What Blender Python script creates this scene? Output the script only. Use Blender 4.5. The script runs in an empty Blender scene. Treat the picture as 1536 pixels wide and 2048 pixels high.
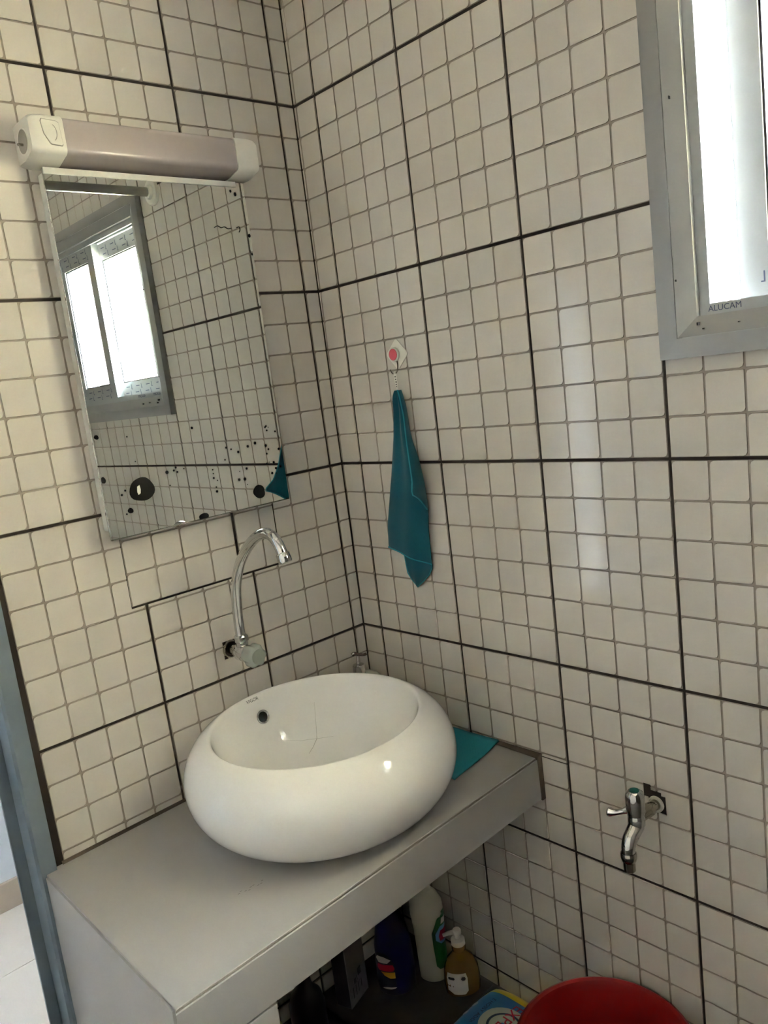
import bpy, bmesh, math, random
from mathutils import Vector, Matrix
random.seed(7)
PI = math.pi
S = bpy.context.scene
COL = S.collection
FLOOR = -0.84            # the scene is laid out with the third tile joint at z=0 and lifted at the end so that the floor is z=0

# ---------------------------------------------------------------- camera
cd = bpy.data.cameras.new('camera'); cam = bpy.data.objects.new('camera', cd); COL.objects.link(cam)
right = Vector((0.7249693, -0.6772072, -0.1257375)); down = Vector((-0.2034287, -0.0361116, -0.9784236)); fwd = Vector((0.6580549, 0.7349057, -0.1639432))
M = Matrix.Identity(4)
for i in range(3):
    M[i][0] = right[i]; M[i][1] = -down[i]; M[i][2] = -fwd[i]
M.translation = Vector((-1.204145, -1.471606, 0.584777))
cam.matrix_world = M
cd.sensor_fit = 'VERTICAL'; cd.sensor_height = 24.0; cd.lens = 1607.512 / 2048 * 24.0; cd.clip_start = 0.02
S.camera = cam

# ---------------------------------------------------------------- world, sun, exposure
w = bpy.data.worlds.new('sky'); S.world = w; w.use_nodes = True
nt = w.node_tree; bg = nt.nodes['Background']
bg.inputs[0].default_value = (0.86, 0.935, 1.0, 1); bg.inputs[1].default_value = 30.0
sun = bpy.data.lights.new('sun', 'SUN'); sun.energy = 30.0; sun.angle = 0.01; sun.color = (1.0, 0.93, 0.82)
so = bpy.data.objects.new('sun', sun); COL.objects.link(so)
so.rotation_euler = Vector((0.55, -0.12, -1.0)).to_track_quat('-Z', 'Y').to_euler()   # shines from behind the house onto what faces the window
vs = S.view_settings
vs.view_transform = 'Standard'; vs.look = 'None'; vs.gamma = 1.0; vs.use_curve_mapping = False; vs.exposure = 3.27

# ---------------------------------------------------------------- materials
def lin(c):
    return tuple((x / 255 / 12.92) if x / 255 <= .04045 else ((x / 255 + .055) / 1.055) ** 2.4 for x in c)
MATS = {}
def mat(name, rgb, rough=.5, metal=0., spec=.5, var=0., nscale=30., bump=0., bscale=200., trans=0., alpha=1., coat=0., sheen=0., sss=0., ior=1.45, objvar=0.):
    if name in MATS: return MATS[name]
    m = bpy.data.materials.new(name); m.use_nodes = True; MATS[name] = m
    t = m.node_tree; N = t.nodes; L = t.links; b = N['Principled BSDF']
    c = (*lin(rgb), 1)
    b.inputs['Base Color'].default_value = c; b.inputs['Roughness'].default_value = rough; b.inputs['Metallic'].default_value = metal
    b.inputs['Specular IOR Level'].default_value = spec; b.inputs['IOR'].default_value = ior
    b.inputs['Transmission Weight'].default_value = trans; b.inputs['Alpha'].default_value = alpha
    b.inputs['Coat Weight'].default_value = coat; b.inputs['Coat Roughness'].default_value = .05; b.inputs['Sheen Weight'].default_value = sheen
    tc = N.new('ShaderNodeTexCoord'); src = None
    if var > 0:
        no = N.new('ShaderNodeTexNoise'); no.inputs['Scale'].default_value = nscale; no.inputs['Detail'].default_value = 5
        L.new(tc.outputs['Object'], no.inputs['Vector'])
        mx = N.new('ShaderNodeMix'); mx.data_type = 'RGBA'
        mx.inputs[6].default_value = tuple(x * (1 - var) for x in c[:3]) + (1,); mx.inputs[7].default_value = tuple(min(1, x * (1 + var)) for x in c[:3]) + (1,)
        L.new(no.outputs['Fac'], mx.inputs[0]); src = mx.outputs[2]
        L.new(src, b.inputs['Base Color'])
    if objvar > 0:
        oi = N.new('ShaderNodeObjectInfo'); mr = N.new('ShaderNodeMapRange'); mr.inputs[3].default_value = 1 - objvar; mr.inputs[4].default_value = 1 + objvar
        L.new(oi.outputs['Random'], mr.inputs[0])
        hv = N.new('ShaderNodeHueSaturation'); L.new(mr.outputs[0], hv.inputs['Value'])
        if src is not None: L.new(src, hv.inputs['Color'])
        else: hv.inputs['Color'].default_value = c
        L.new(hv.outputs[0], b.inputs['Base Color'])
    if bump > 0:
        n2 = N.new('ShaderNodeTexNoise'); n2.inputs['Scale'].default_value = bscale; n2.inputs['Detail'].default_value = 3
        L.new(tc.outputs['Object'], n2.inputs['Vector'])
        bp = N.new('ShaderNodeBump'); bp.inputs['Strength'].default_value = bump; bp.inputs['Distance'].default_value = .002
        L.new(n2.outputs['Fac'], bp.inputs['Height']); L.new(bp.outputs[0], b.inputs['Normal'])
    return m

TILE = mat('tile_glaze', (210, 203, 193), .11, var=.02, nscale=6, bump=.05, bscale=35, objvar=.02)
LINE = mat('tile_line', (150, 138, 126), .35, var=.06, nscale=60)
GROUT = mat('dark_grout', (46, 38, 33), .9, var=.25, nscale=40)
PLASTER = mat('cream_plaster', (164, 156, 145), .8, var=.03)
CEIL = mat('ceiling_paint', (226, 221, 212), .85, var=.02)
WHITEWALL = mat('white_paint', (222, 228, 234), .7, var=.02)
COUNTER = mat('grey_counter_tile', (156, 152, 147), .32, var=.035, nscale=12, bump=.04, bscale=300)
COUNTER_EDGE = mat('grey_tile_body', (118, 110, 104), .7, var=.1)
CAULK = mat('brown_caulk', (74, 62, 52), .8, var=.2, nscale=50)
CERAMIC = mat('white_ceramic', (246, 244, 240), .06, coat=.3)
CHROME = mat('chrome', (205, 205, 205), .07, metal=1.)
CHROME2 = mat('worn_chrome', (170, 166, 158), .16, metal=1., var=.08, nscale=60)
BLACK = mat('black_void', (10, 10, 10), .6)
RUBBER = mat('black_rubber', (24, 24, 26), .5)
MIRROR = mat('mirror_silver', (224, 228, 224), .0, metal=1.)
TARNISH = mat('tarnish_black', (24, 24, 24), .8, spec=.15, var=.15, nscale=200)
BACKING = mat('mirror_backing', (222, 220, 212), .5)
PLASTIC = mat('white_plastic', (232, 228, 218), .28)
PLASTIC2 = mat('white_plastic_groove', (150, 145, 136), .5)
PINK = mat('pink_plastic', (226, 92, 110), .3)
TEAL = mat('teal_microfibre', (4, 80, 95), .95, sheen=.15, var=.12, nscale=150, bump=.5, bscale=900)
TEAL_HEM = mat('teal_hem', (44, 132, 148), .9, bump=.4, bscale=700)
TEAL2 = mat('teal_sponge_cloth', (38, 132, 146), .95, bump=.0)
STRING = mat('white_string', (226, 222, 212), .8)
FRAME_ALU = mat('silver_aluminium', (152, 151, 148), .38, metal=.35, var=.04, nscale=20)
SASH_ALU = mat('white_aluminium', (164, 166, 166), .35, metal=.2, var=.02)
DOORMETAL = mat('blue_grey_door_paint', (116, 128, 136), .42, var=.10, nscale=25)
INK = mat('dark_blue_ink', (72, 78, 104), .6)
RED = mat('red_plastic', (142, 26, 22), .33, var=.04)
HALLTILE = mat('pale_floor_tile', (214, 205, 194), .25, var=.05, nscale=8)
HALLSKIRT = mat('beige_skirting', (186, 172, 154), .4, var=.05)
FLOORTILE = mat('grey_floor_tile', (74, 68, 61), .35, var=.06, nscale=10)
FLOORJOINT = mat('floor_joint', (92, 84, 76), .9)
EXTTILE = mat('cream_marble_tile', (232, 214, 176), .35, var=.06, nscale=3)
RODGREY = mat('grey_rod', (150, 152, 146), .25, metal=.8)

def glass(name, tint=(1, 1, 1), refl=.08):
    m = bpy.data.materials.new(name); m.use_nodes = True; t = m.node_tree; t.nodes.clear()
    o = t.nodes.new('ShaderNodeOutputMaterial'); mx = t.nodes.new('ShaderNodeMixShader'); tr = t.nodes.new('ShaderNodeBsdfTransparent'); g = t.nodes.new('ShaderNodeBsdfGlossy')
    tr.inputs[0].default_value = (*tint, 1); g.inputs['Roughness'].default_value = .02
    mx.inputs[0].default_value = refl; t.links.new(tr.outputs[0], mx.inputs[1]); t.links.new(g.outputs[0], mx.inputs[2]); t.links.new(mx.outputs[0], o.inputs[0])
    return m
GLASS = glass('window_glass', (.96, .98, .97))
def translucent(name, rgb, clear, rough=.2):
    m = bpy.data.materials.new(name); m.use_nodes = True; t = m.node_tree; b = t.nodes['Principled BSDF']; o = t.nodes['Material Output']
    b.inputs['Base Color'].default_value = (*lin(rgb), 1); b.inputs['Roughness'].default_value = rough
    tr = t.nodes.new('ShaderNodeBsdfTransparent'); tr.inputs[0].default_value = (*[.3 + .7 * x for x in lin(rgb)], 1)
    mx = t.nodes.new('ShaderNodeMixShader'); mx.inputs[0].default_value = clear
    t.links.new(b.outputs[0], mx.inputs[1]); t.links.new(tr.outputs[0], mx.inputs[2]); t.links.new(mx.outputs[0], o.inputs[0])
    return m
MAUVE = translucent('mauve_diffuser', (190, 178, 174), .22, .16)
CLEARKNOB = translucent('clear_acrylic', (196, 204, 196), .35, .06)
AMBER = translucent('amber_soap', (142, 108, 54), .35, .12)
FROST = translucent('frosted_plastic', (206, 204, 194), .35, .25)

# ---------------------------------------------------------------- helpers
WL = {}     # world location of every object (no object here but the tiles and a few copies is rotated)
def tag(o, label=None, cat=None, group=None, kind=None):
    if label: o['label'] = label
    if cat: o['category'] = cat
    if group: o['group'] = group
    if kind: o['kind'] = kind
    return o
def empty(name, loc, label=None, cat=None, group=None, kind=None):
    o = bpy.data.objects.new(name, None); COL.objects.link(o); o.location = loc; o.empty_display_size = .05; WL[o.name] = Vector(loc)
    return tag(o, label, cat, group, kind)
def obj(name, bm, mats, parent=None, smooth=None, label=None, cat=None, group=None, kind=None):
    """one mesh object from a bmesh in scene coordinates; its origin goes to the middle of its base"""
    if isinstance(bm, bmesh.types.BMesh):
        bmesh.ops.recalc_face_normals(bm, faces=bm.faces)
        me = bpy.data.meshes.new(name); bm.to_mesh(me); bm.free()
    else: me = bm
    vs_ = [v.co for v in me.vertices]
    lo = Vector([min(v[i] for v in vs_) for i in range(3)]); hi = Vector([max(v[i] for v in vs_) for i in range(3)])
    c = Vector(((lo.x + hi.x) / 2, (lo.y + hi.y) / 2, lo.z))
    me.transform(Matrix.Translation(-c))
    for m in (mats if isinstance(mats, (list, tuple)) else [mats]): me.materials.append(m)
    if smooth is not None:
        for p in me.polygons: p.use_smooth = True
        me.set_sharp_from_angle(angle=math.radians(smooth))
    o = bpy.data.objects.new(name, me); COL.objects.link(o)
    o.location = c
    if parent is not None:
        o.parent = parent; o.location = c - WL[parent.name]
    WL[o.name] = c
    return tag(o, label, cat, group, kind)
def B(): return bmesh.new()
def box(bm, x0, x1, y0, y1, z0, z1, bev=0., seg=2, mi=0):
    r = bmesh.ops.create_cube(bm, size=1); v = r['verts']
    for p in v: p.co = Vector((x0 + (p.co.x + .5) * (x1 - x0), y0 + (p.co.y + .5) * (y1 - y0), z0 + (p.co.z + .5) * (z1 - z0)))
    fs = list({f for p in v for f in p.link_faces})
    for f in fs: f.material_index = mi
    if bev > 0:
        bmesh.ops.bevel(bm, geom=list({e for p in v for e in p.link_edges}), offset=bev, segments=seg, profile=.5, affect='EDGES', clamp_overlap=True, material=mi)
    return bm
def hexa(bm, pts, bev=0., seg=2):
    """8 points: bottom ring then top ring"""
    v = [bm.verts.new(p) for p in pts]
    fs = [bm.faces.new([v[i] for i in q]) for q in ((3, 2, 1, 0), (4, 5, 6, 7), (0, 1, 5, 4), (1, 2, 6, 5), (2, 3, 7, 6), (3, 0, 4, 7))]
    if bev > 0: bmesh.ops.bevel(bm, geom=list({e for f in fs for e in f.edges}), offset=bev, segments=seg, profile=.5, affect='EDGES')
    return bm
def lathe(bm, prof, o=(0, 0, 0), axis=(0, 0, 1), n=32, sx=1., sy=1., mi=0, close=True):
    """profile of (radius, height) turned about an axis"""
    q = Vector(axis).normalized().to_track_quat('Z', 'Y'); o = Vector(o); rings = []
    for r, h in prof:
        if r < 1e-6: rings.append([bm.verts.new(o + q @ Vector((0, 0, h)))])
        else: rings.append([bm.verts.new(o + q @ Vector((r * sx * math.cos(2 * PI * k / n), r * sy * math.sin(2 * PI * k / n), h))) for k in range(n)])
    for a, b in zip(rings, rings[1:]):
        for k in range(n):
            k2 = (k + 1) % n
            if len(a) == 1 and len(b) == 1: continue
            if len(a) == 1: f = bm.faces.new((a[0], b[k], b[k2]))
            elif len(b) == 1: f = bm.faces.new((a[k], a[k2], b[0]))
            else: f = bm.faces.new((a[k], a[k2], b[k2], b[k]))
            f.material_index = mi
    if close:
        for r in (rings[0], rings[-1]):
            if len(r) > 1: bm.faces.new(r).material_index = mi
    return bm
def spline(pts, n=8):
    P = [Vector(p) for p in pts]; P = [2 * P[0] - P[1]] + P + [2 * P[-1] - P[-2]]; out = []
    for i in range(1, len(P) - 2):
        for k in range(n):
            t = k / n; a, b, c, d = P[i - 1:i + 3]
            out.append(.5 * ((2 * b) + (c - a) * t + (2 * a - 5 * b + 4 * c - d) * t * t + (3 * b - a - 3 * c + d) * t ** 3))
    return out + [P[-2]]
def tube(bm, pts, rad, n=12, mi=0, closed=False, flat=1.):
    pts = [Vector(p) for p in pts]; m = len(pts)
    if not hasattr(rad, '__len__'): rad = [rad] * m
    rings = []; up = None
    for i, p in enumerate(pts):
        if closed: t = (pts[(i + 1) % m] - pts[i - 1]).normalized()
        else: t = (pts[min(i + 1, m - 1)] - pts[max(i - 1, 0)]).normalized()
        if up is None: up = t.orthogonal().normalized()
        up = (up - t * up.dot(t)).normalized(); sd = t.cross(up)
        rings.append([bm.verts.new(p + rad[i] * (math.cos(2 * PI * k / n) * up + flat * math.sin(2 * PI * k / n) * sd)) for k in range(n)])
    rr = list(zip(rings, rings[1:])) + ([(rings[-1], rings[0])] if closed else [])
    for a, b in rr:
        for k in range(n): bm.faces.new((a[k], a[(k + 1) % n], b[(k + 1) % n], b[k])).material_index = mi
    if not closed:
        bm.faces.new(rings[0]).material_index = mi; bm.faces.new(rings[-1]).material_index = mi
    return bm
def prism(bm, poly, h0, h1, f, mi=0):
    """polygon (a,b) extruded from h0 to h1, f(a,b,h) -> point"""
    lo = [bm.verts.new(f(a, b, h0)) for a, b in poly]; hi = [bm.verts.new(f(a, b, h1)) for a, b in poly]
    n = len(poly); bm.faces.new(lo).material_index = mi; bm.faces.new(hi).material_index = mi
    for k in range(n): bm.faces.new((lo[k], lo[(k + 1) % n], hi[(k + 1) % n], hi[k])).material_index = mi
    return bm
def rrect(a0, a1, b0, b1, r, n=4):
    out = []
    for cx, cy, s in ((a1 - r, b1 - r, 0), (a0 + r, b1 - r, 1), (a0 + r, b0 + r, 2), (a1 - r, b0 + r, 3)):
        for k in range(n + 1):
            t = PI / 2 * (s + k / n); out.append((cx + r * math.cos(t), cy + r * math.sin(t)))
    return out
def text(name, s, size, matw, m, parent, depth=.0002):
    cu = bpy.data.curves.new(name, 'FONT'); cu.body = s; cu.size = size; cu.extrude = depth; cu.align_x = 'CENTER'; cu.align_y = 'CENTER'; cu.resolution_u = 3
    tmp = bpy.data.objects.new('tmp', cu); COL.objects.link(tmp)
    me = bpy.data.meshes.new_from_object(tmp.evaluated_get(bpy.context.evaluated_depsgraph_get())); bpy.data.objects.remove(tmp); bpy.data.curves.remove(cu)
    me.transform(matw)
    return obj(name, me, m, parent)
def basis(o, u, v):
    """matrix taking x->u, y->v, z->u x v at o"""
    u = Vector(u).normalized(); v = Vector(v); v = (v - u * v.dot(u)).normalized(); n = u.cross(v); R = Matrix.Identity(4)
    for i in range(3): R[i][0] = u[i]; R[i][1] = v[i]; R[i][2] = n[i]; R[i][3] = Vector(o)[i]
    return R

# ---------------------------------------------------------------- room shell
TOP = 1.75; XL = -1.75; YF = -2.35; HY = 1.0324
PW, QH = .253, .3979                      # tile pitch
SA, KA, SB, KB = .0311, .0105, .0661, .0068
GV, GH = .0046, .0052                     # joint widths
WY0, WY1, WZ0, WZ1 = -1.545, -.868, .592, 1.168    # window opening in the right wall

def plate(bm, us, vs, hole, f, t0, t1):
    """grid of cells minus the hole cell(s), closed into one solid with reveals"""
    vid = {}
    def V(i, j, k):
        if (i, j, k) not in vid: vid[(i, j, k)] = bm.verts.new(f(us[i], vs[j], (t0, t1)[k]))
        return vid[(i, j, k)]
    cells = {(i, j) for i in range(len(us) - 1) for j in range(len(vs) - 1)} - set(hole)
    for i, j in cells:
        bm.faces.new((V(i, j, 0), V(i + 1, j, 0), V(i + 1, j + 1, 0), V(i, j + 1, 0)))
        bm.faces.new((V(i, j, 1), V(i, j + 1, 1), V(i + 1, j + 1, 1), V(i + 1, j, 1)))
        for (di, dj), (a, b) in {(-1, 0): ((i, j), (i, j + 1)), (1, 0): ((i + 1, j), (i + 1, j + 1)), (0, -1): ((i, j), (i + 1, j)), (0, 1): ((i, j + 1), (i + 1, j + 1))}.items():
            if (i + di, j + dj) not in cells: bm.faces.new((V(*a, 0), V(*b, 0), V(*b, 1), V(*a, 1)))
    return bm

wall_back = obj('wall_back', plate(B(), [XL, -1.62, -.808, .15], [FLOOR, 1.22, TOP], [(1, 0)], lambda u, v, t: (u, t, v), .0016, .12), GROUT, kind='structure',
                label='mirror wall with cream square-patterned tiles and dark joints')
wall_right = obj('wall_right', plate(B(), [-2.5, WY0, WY1, .004], [FLOOR, WZ0, WZ1, TOP], [(1, 1)], lambda u, v, t: (t, u, v), .0016, .17), GROUT, kind='structure',
                 label='window wall with cream square-patterned tiles and dark joints')
obj('wall_left', box(B(), XL - .12, XL, YF - .12, 0.0, FLOOR, TOP), PLASTER, kind='structure', label='plain taupe wall opposite the window')
obj('wall_front', box(B(), XL, 0.0, YF - .12, YF, FLOOR, TOP), mat('brown_grey_paint', (124, 116, 107), .7, var=.03), kind='structure', label='plain grey-brown wall behind the camera')
obj('ceiling', box(B(), XL - .12, .17, YF - .12, .12, TOP, TOP + .12), CEIL, kind='structure', label='plain pale ceiling')
floor = obj('floor', box(B(), XL - .1, .1, YF - .1, .12, FLOOR - .1, FLOOR - .003), FLOORJOINT, kind='structure', label='grey tiled bathroom floor')
bm = box(B(), 0, .297, 0, .297, 0, .0028, .0006, 1); ftm = bpy.data.meshes.new('floor_tile'); bm.to_mesh(ftm); bm.free(); ftm.materials.append(FLOORTILE)
for i in range(5):
    for j in range(7):
        o = bpy.data.objects.new('floor_tile', ftm); COL.objects.link(o); o.parent = floor
        o.location = Vector((-.30 * (i + 1), -.30 * (j + 1), FLOOR - .003)) - WL[floor.name]

# --- wall tiles: each 25 x 40 cm tile carries 4 x 6 raised squares with two rounded corners
def tile_mesh(name, shear, keep=None, subs=(), org=(0., 0.), W=PW - GV, H=QH - GH):
    bm = B(); cu, cv = W / 4, H / 6; vid = {}; bv = .0007
    def V(u, v, wd):
        k = (round(u, 6), round(v, 6), round(wd, 6))
        if k not in vid: vid[k] = bm.verts.new((u + shear * v, v, wd))
        return vid[k]
    def outline(u0, u1, v0, v1, r):
        r = max(r, .0005); out = []; q = r * .29
        out += [(u0, v0)]                                               # bottom-left: sharp
        out += [(u1 - r, v0), (u1 - q, v0 + q), (u1, v0 + r)]           # bottom-right: round
        out += [(u1, v1)]                                               # top-right: sharp
        out += [(u0 + r, v1), (u0 + q, v1 - q), (u0, v1 - r)]           # top-left: round
        return out
    for i in range(4):
        for j in range(6):
            U0, U1, V0, V1 = i * cu, (i + 1) * cu, j * cv, (j + 1) * cv
            ml = .0004 if i == 0 else .0011; mr = .0004 if i == 3 else .0011; mb = .0004 if j == 0 else .0011; mt = .0004 if j == 5 else .0011
            lo = outline(U0 + ml, U1 - mr, V0 + mb, V1 - mt, .0065); hi = outline(U0 + ml + bv, U1 - mr - bv, V0 + mb + bv, V1 - mt - bv, .006)
            L_ = [V(a, b, -.0013) for a, b in lo]; T_ = [V(a, b, 0.) for a, b in hi]
            bm.faces.new(T_).material_index = 0
            for k in range(8):
                f = bm.faces.new((L_[k], L_[(k + 1) % 8], T_[(k + 1) % 8], T_[k])); f.material_index = 1
            c00, c10, c11, c01 = V(U0, V0, -.0013), V(U1, V0, -.0013), V(U1, V1, -.0013), V(U0, V1, -.0013)
            for q in ((c00, c10, L_[1], L_[0]), (c10, c11, L_[4], L_[3]), (c10, L_[3], L_[2], L_[1]), (c11, c01, L_[5], L_[4]), (c01, c00, L_[0], L_[7]), (c01, L_[7], L_[6], L_[5])):
                bm.faces.new(q).material_index = 1
    def cut(co, no, clear=False):
        bmesh.ops.bisect_plane(bm, geom=bm.verts[:] + bm.edges[:] + bm.faces[:], plane_co=co, plane_no=no, clear_outer=clear, dist=1e-6)
    if keep:                                # keep and subs are in wall coordinates (u, v)
        a0, a1, b0, b1 = keep[0] - org[0], keep[1] - org[0], keep[2] - org[1], keep[3] - org[1]
        cut((a0, 0, 0), (-1, 0, 0), True); cut((a1, 0, 0), (1, 0, 0), True); cut((0, b0, 0), (0, -1, 0), True); cut((0, b1, 0), (0, 1, 0), True)
    for s in subs:
        a0, a1, b0, b1 = s[0] - org[0], s[1] - org[0], s[2] - org[1], s[3] - org[1]
        for co, no in (((a0, 0, 0), (-1, 0, 0)), ((a1, 0, 0), (1, 0, 0)), ((0, b0, 0), (0, -1, 0)), ((0, b1, 0), (0, 1, 0))): cut(co, no)
        dead = [f for f in bm.faces if a0 < f.calc_center_median().x < a1 and b0 < f.calc_center_median().y < b1]
        bmesh.ops.delete(bm, geom=dead, context='FACES')
    if not bm.faces: bm.free(); return None
    be = [e for e in bm.edges if e.is_boundary]
    r = bmesh.ops.extrude_edge_only(bm, edges=be)
    for g in r['geom']:
        if isinstance(g, bmesh.types.BMVert): g.co.z -= .0045
        elif isinstance(g, bmesh.types.BMFace): g.material_index = 0
    bmesh.ops.recalc_face_normals(bm, faces=bm.faces)
    me = bpy.data.meshes.new(name); bm.to_mesh(me); bm.free(); me.materials.append(TILE); me.materials.append(LINE)
    # front faces must look outwards
    tot = sum(p.normal.z * p.area for p in me.polygons)
    if tot < 0: me.flip_normals()
    return me
def put_tile(me, wall, u, v, name='tile', proud=0.):
    o = bpy.data.objects.new(name, me); COL.objects.link(o); o.parent = wall
    if wall is wall_back: o.rotation_euler = (PI / 2, 0, 0); p = Vector((u, -proud, v))
    else: o.rotation_euler = (PI / 2, 0, -PI / 2); p = Vector((-proud, -u, v))
    o.location = p - WL[wall.name]
    return o
PATCH = (-.5705, -.2095, .2055, .612)
whole = {}
def lay(wall, cols, lim, subs, shear, start):
    """start(c, z): left edge of column c at height z; lim: (umin, umax, vmin, vmax)"""
    for n in range(-3, 5):
        v0 = n * QH + GH / 2
        for c in cols:
            u0 = start(c, v0)
            H = QH - GH; W = PW - GV
            ub = (min(u0, u0 + shear * H), max(u0, u0 + shear * H) + W)
            inside = ub[0] >= lim[0] and ub[1] <= lim[1] and v0 >= lim[2] and v0 + H <= lim[3]
            hit = [s for s in subs if ub[0] < s[1] and ub[1] > s[0] and v0 < s[3] and v0 + H > s[2]]
            if inside and not hit:
                k = wall.name
                if k not in whole: whole[k] = tile_mesh('tile', shear)
                put_tile(whole[k], wall, u0, v0)
            else:
                me = tile_mesh('cut_tile', shear, lim, hit, (u0, v0))
                if me: put_tile(me, wall, u0, v0)
# mirror wall: distance from the corner runs to the left
FHOLE = [(-.3895, -.3550, .0400, .0785)]
lay(wall_back, [0, 1, 2, 3], (-.7915, -.0022, FLOOR + .001, TOP - .002), [PATCH] + FHOLE, -KA, lambda c, z: -(SA + KA * z + (c) * PW) + GV / 2 if c else -(SA + KA * z) + GV / 2)
# the replaced tiles below the mirror sit a little lower than their neighbours
pm = tile_mesh('tile', 0.); put_tile(pm, wall_back, -.5685, .2095, proud=.0006)
pm2 = tile_mesh('cut_tile', 0., (0, .1000, 0, 1), (), (0, 0)); put_tile(pm2, wall_back, -.3135, .2095, proud=.0003)
# window wall: distance from the corner runs to the right
SHOLES = [(.742, .776, -.247, -.212), (.733, .748, -.222, -.196), (.748, .768, -.214, -.206)]
CUTS = [(.504, .5705, -.2095, -.2065)]
WIN = [(-WY1 - .006, -WY0 + .006, WZ0 - .006, WZ1 + .006)]
lay(wall_right, list(range(0, 9)), (.0022, 2.34, FLOOR + .001, TOP - .002), SHOLES + CUTS + WIN, KB, lambda c, z: SB + KB * z + (c - 1) * PW + GV / 2)

# ---------------------------------------------------------------- hall beyond the doorway
HX0, HX1 = -3.4, .5
hall_floor = obj('floor_hall', box(B(), HX0, HX1, .12, HY + .1, FLOOR - .1, FLOOR - .003), FLOORJOINT, kind='structure', label='pale tiled hall floor seen past the door frame')
bm = box(B(), 0, .2985, 0, .2985, 0, .003, .0005, 1); htm = bpy.data.meshes.new('floor_tile'); bm.to_mesh(htm); bm.free(); htm.materials.append(HALLTILE)
for i in range(8):
    for j in range(3):
        o = bpy.data.objects.new('floor_tile', htm); COL.objects.link(o); o.parent = hall_floor
        o.location = Vector((-1.77 + .30 * i, HY - .3 * (j + 1) - .003, FLOOR - .003)) - WL[hall_floor.name]
obj('wall_hall', plate(B(), [HX0, -2.570, -2.508, HX1], [FLOOR, .9, TOP], [(1, 0)], lambda u, v, t: (u, t, v), HY, HY + .03), WHITEWALL, kind='structure', label='white hall wall with an unseen narrow slit and added dimming pane')
obj('dimming_pane', box(B(), -2.5695, -2.5085, HY + .012, HY + .016, FLOOR + .001, .899), glass('dimming_glass', (.36, .365, .37), .05), kind='structure', label='unseen tinted pane added to dim the hall slit')  # pane added to dim the slit's bright streak on the window wall
obj('wall_hall_end', box(B(), HX0 - .1, HX0, .12, HY + .12, FLOOR, TOP), WHITEWALL, kind='structure', label='white far end wall of the hall')
obj('wall_hall_end', plate(B(), [.12, .5, .72, HY + .12], [FLOOR, .55, .92, TOP], [(1, 1)], lambda u, v, t: (t, u, v), HX1, HX1 + .1), WHITEWALL, kind='structure', label='white end wall of the hall with an added daylight opening')  # opening put in out of view to bring daylight into the hall
obj('wall_hall_near', box(B(), HX0 - .1, XL, .02, .12, FLOOR, TOP), WHITEWALL, kind='structure', label='white near wall of the hall')
obj('wall_hall_near', box(B(), .15, HX1 + .1, .02, .12, FLOOR, TOP), WHITEWALL, kind='structure', label='white near wall of the hall by the window side')
obj('ceiling_hall', box(B(), HX0, HX1 + .1, .12, HY + .12, TOP, TOP + .12), CEIL, kind='structure', label='plain hall ceiling')
obj('baseboard_hall', box(B(), -2.44, HX1, HY - .012, HY, FLOOR, FLOOR + .088, .002, 1), HALLSKIRT, kind='structure', label='beige tile skirting along the hall wall')
# door frame: pressed metal profile standing against the tiled wall's end
prof = [(-.8035, -.012), (-.831, -.012), (-.836, -.0075), (-.836, .045), (-.856, .045), (-.856, .052), (-.832, .055), (-.832, .118), (-.8035, .118)]
door = empty('door_1', (-1.2, .05, FLOOR), label='blue-grey painted metal door frame beside the counter', kind='structure')
obj('frame_jamb', prism(B(), prof, FLOOR + .001, 1.215, lambda a, b, h: (a, b, h)), DOORMETAL, door)
prof2 = [(-2.428 - a, b) for a, b in prof]
obj('frame_jamb', prism(B(), prof2, FLOOR + .001, 1.215, lambda a, b, h: (a, b, h)), DOORMETAL, door)
obj('frame_head', prism(B(), [(1.215 + .012, -.012), (1.175, -.012), (1.17, .045), (1.15, .045), (1.15, .052), (1.19, .055), (1.19, .118), (1.227, .118)], -1.62, -.8085, lambda a, b, h: (h, b, a)), DOORMETAL, door)

# ---------------------------------------------------------------- window
win = empty('window_1', (.03, (WY0 + WY1) / 2, WZ0), label='grey aluminium sliding window with two sashes', kind='structure')
OY0, OY1, OZ0, OZ1 = -1.582, -.832, .5555, 1.2055          # outer edge of the casing
def mitre(side, d0, d1, x0, x1, x0b=None):
    """one mitred casing board: from inset d0 to inset d1, protruding x0..x1 (x0b at the inner edge)"""
    a = {'l': (OY1, -1), 'r': (OY0, 1)}
    x0b = x0 if x0b is None else x0b
    def ring(d, side):
        y0, y1, z0, z1 = OY0 + d, OY1 - d, OZ0 + d, OZ1 - d
        return {'near': ((y1, z0), (y1, z1)), 'far': ((y0, z1), (y0, z0)), 'low': ((y0, z0), (y1, z0)), 'top': ((y1, z1), (y0, z1))}[side]
    o0, o1 = ring(d0, side); i0, i1 = ring(d1, side)
    bm = B()
    hexa(bm, [(x1, *o0), (x1, *o1), (x1, *i1), (x1, *i0), (x0, *o0), (x0, *o1), (x0b, *i1), (x0b, *i0)])
    return bm
for sd in ('near', 'far', 'low', 'top'):
    bd = obj('casing_board', mitre(sd, .0003, .0305, -.016, .0, -.0175), FRAME_ALU, win)
    obj('inner_bead', mitre(sd, .031, .0595, -.0165, .0, -.008), FRAME_ALU, bd)
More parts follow.
